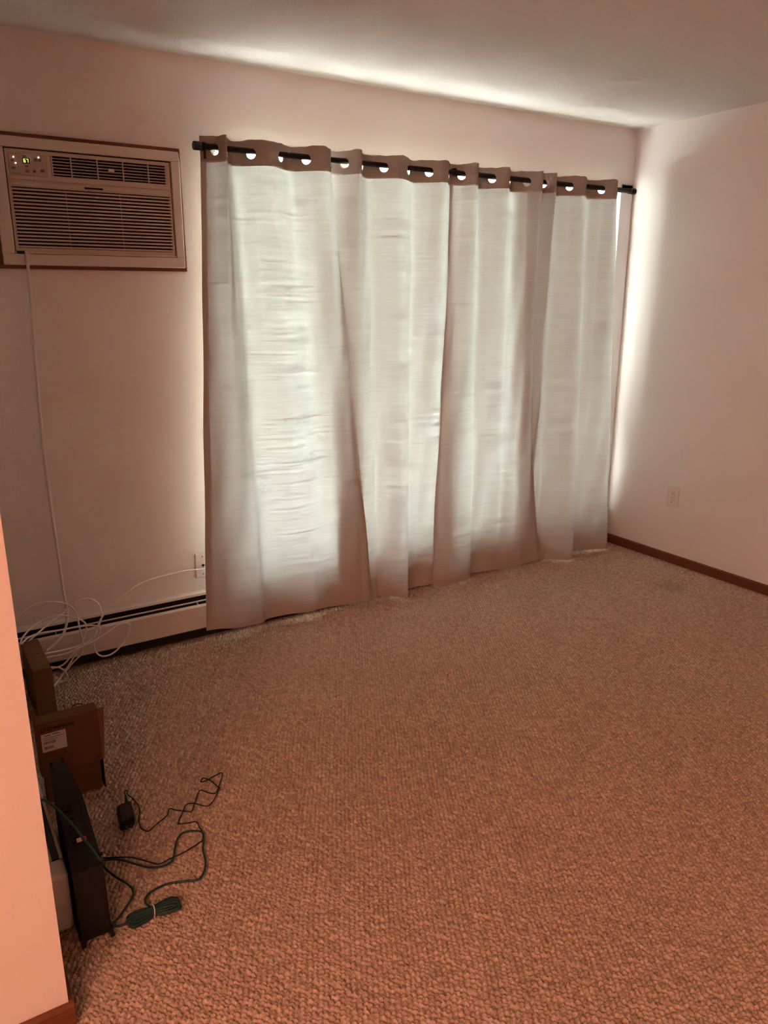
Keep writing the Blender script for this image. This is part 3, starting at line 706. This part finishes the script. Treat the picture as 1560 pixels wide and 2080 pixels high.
gc = thing('ethernet_cable', 'dark green network cable with a tied coil on the carpet', 'cable', (-3.40, -1.55, 0))
G1 = [(-3.628, -1.30, .235), (-3.597, -1.344, .262), (-3.575, -1.409, .273), (-3.545, -1.484, .252), (-3.533, -1.525, .240), (-3.520, -1.555, .226), (-3.508, -1.583, .206), (-3.500, -1.555, .192), (-3.482, -1.44, .095), (-3.466, -1.340, .012), (-3.448, -1.338, .005), (-3.419, -1.358, .005),
      (-3.389, -1.397, .005), (-3.359, -1.431, .005), (-3.33, -1.444, .005), (-3.299, -1.436, .005), (-3.277, -1.391, .005), (-3.257, -1.354, .005), (-3.23, -1.339, .005), (-3.19, -1.362, .005), (-3.193, -1.394, .005), (-3.211, -1.44, .005),
      (-3.221, -1.489, .005), (-3.238, -1.525, .005), (-3.261, -1.545, .005), (-3.297, -1.531, .005), (-3.336, -1.517, .005), (-3.376, -1.52, .005), (-3.40, -1.536, .006), (-3.406, -1.565, .012), (-3.398, -1.595, .016)]
MB().tube(G1, .0031, 7, 5).build('cable', 'green_cord', gc, True)
G2 = [(-3.496, -1.54, .19), (-3.469, -1.345, .014), (-3.465, -1.369, .006), (-3.449, -1.415, .005), (-3.429, -1.459, .005), (-3.422, -1.491, .005), (-3.43, -1.516, .005), (-3.449, -1.537, .005), (-3.478, -1.567, .005), (-3.494, -1.58, .005), (-3.485, -1.594, .005), (-3.456, -1.597, .006), (-3.41, -1.598, .012)]
MB().tube(G2, .0031, 7, 5).build('cable', 'green_cord', gc, True)
cb = MB(); ctr = Vector((-3.398, -1.598, .016)); ex = Vector((1, .0, 0)); ey = Vector((0, 1, 0))
for i in range(11):
    a = (i % 6 - 2.5) / 2.5; lay = i // 6; L1 = .060 + random.uniform(-.006, .006); L2 = .062 + random.uniform(-.006, .006); wv = .017 + random.uniform(-.004, .004)
    z = .006 + .006 * lay + .005 * (1 - a * a)
    pts = []
    for q in range(25):
        t = 2 * math.pi * q / 24; c = math.cos(t); s_ = math.sin(t)
        pinch = .22 + .78 * abs(c) ** .8
        pts.append(ctr + ex * (c * (L2 if c > 0 else L1)) + ey * (s_ * wv * .55 * pinch + a * .016 * (abs(c) ** .9 * .9 + .28)) + Vector((0, 0, z - .016 + .004 * s_)))
    cb.tube(pts, .0030, 6, 2)
cb.build('tied_coil', 'green_cord', gc, True)
tw = []
for q in range(17):
    t = 2 * math.pi * q / 16; tw.append(ctr + Vector((.002 * math.sin(t), math.cos(t) * .0145, -.003 + math.sin(t) * .0145)))
MB().tube(tw, .0016, 6, 2).tube([ctr + Vector((0, .012, .006)), ctr + Vector((.006, .022, .005)), ctr + Vector((.016, .036, -.004)), ctr + Vector((.020, .046, -.009))], .0012, 6, 3).build('twist_tie', 'white_plastic', gc, True)

cx = thing('coax_cable', 'tangled white cable running from the wall plate into loops by the heater', 'cable', (-3.25, -.15, 0))
K1 = [(-2.687, -.024, .334), (-2.70, -.034, .326), (-2.802, -.05, .338), (-2.975, -.09, .338), (-3.078, -.12, .306), (-3.144, -.13, .264), (-3.185, -.14, .225), (-3.213, -.15, .176), (-3.223, -.15, .126), (-3.213, -.15, .083), (-3.185, -.15, .064),
      (-3.143, -.15, .072), (-3.097, -.15, .114), (-3.069, -.15, .168), (-3.078, -.15, .191), (-3.114, -.15, .192), (-3.163, -.155, .17), (-3.224, -.16, .146), (-3.274, -.165, .136), (-3.344, -.175, .126), (-3.409, -.2, .139), (-3.43, -.22, .14)]
K2 = [(-3.53, -.12, .25), (-3.503, -.12, .285), (-3.445, -.12, .331), (-3.39, -.12, .343), (-3.336, -.12, .332), (-3.295, -.13, .311), (-3.273, -.14, .271), (-3.271, -.15, .223), (-3.264, -.15, .156), (-3.272, -.155, .105), (-3.313, -.155, .07), (-3.359, -.16, .027), (-3.399, -.2, .010), (-3.425, -.23, .006)]
K3 = [(-3.50, -.21, .225), (-3.485, -.19, .245), (-3.431, -.155, .271), (-3.355, -.135, .283), (-3.3, -.13, .264), (-3.257, -.13, .238), (-3.24, -.13, .208), (-3.253, -.13, .165), (-3.28, -.14, .123), (-3.324, -.15, .066), (-3.365, -.16, .022), (-3.379, -.17, .008), (-3.357, -.17, .006), (-3.342, -.17, .02), (-3.353, -.18, .057), (-3.376, -.2, .085), (-3.42, -.25, .12)]
K4 = [(-3.47, -.2, .225), (-3.446, -.19, .236), (-3.387, -.15, .257), (-3.317, -.11, .28), (-3.279, -.1, .306), (-3.22, -.1, .315), (-3.182, -.1, .288), (-3.17, -.11, .243), (-3.182, -.12, .21), (-3.22, -.13, .15), (-3.271, -.15, .138), (-3.344, -.18, .146), (-3.425, -.22, .166)]
K5 = [(-3.50, -.25, .24), (-3.477, -.22, .245), (-3.432, -.17, .235), (-3.354, -.16, .227), (-3.276, -.16, .224), (-3.22, -.16, .217), (-3.194, -.16, .198), (-3.205, -.155, .161), (-3.248, -.15, .139), (-3.309, -.15, .102), (-3.354, -.16, .072), (-3.42, -.2, .085)]
for kk in (K1, K2, K3, K4, K5): MB().tube(kk, .0036, 7, 5).build('strand', 'white_cord', cx, True)

# ------------------------------------------------------------------ ceiling lamp behind the camera, and a second added to soften its shadows
for lx, ly, ll in ((-5.2, -3.75, 'round frosted ceiling light nearest the side wall, behind the camera'), (-4.95, -4.75, 'second frosted ceiling light, added to soften shadows, nearest the back wall, behind the camera')):
    cl = thing('ceiling_light', ll, 'ceiling light', (lx, ly, H), 'ceiling lights behind the camera')
    MB().lathe([(0, -.0005), (.255, -.0005), (.255, -.022), (.245, -.028), (0, -.028)], (lx, ly, H), (0, 0, 1), 32).build('base', 'trim_white', cl, True, 30)
    MB().lathe([(.24, -.028), (.234, -.052), (.21, -.080), (.165, -.103), (.10, -.117), (0, -.122)], (lx, ly, H), (0, 0, 1), 20).build('dome', 'lamp_glass', cl, True)
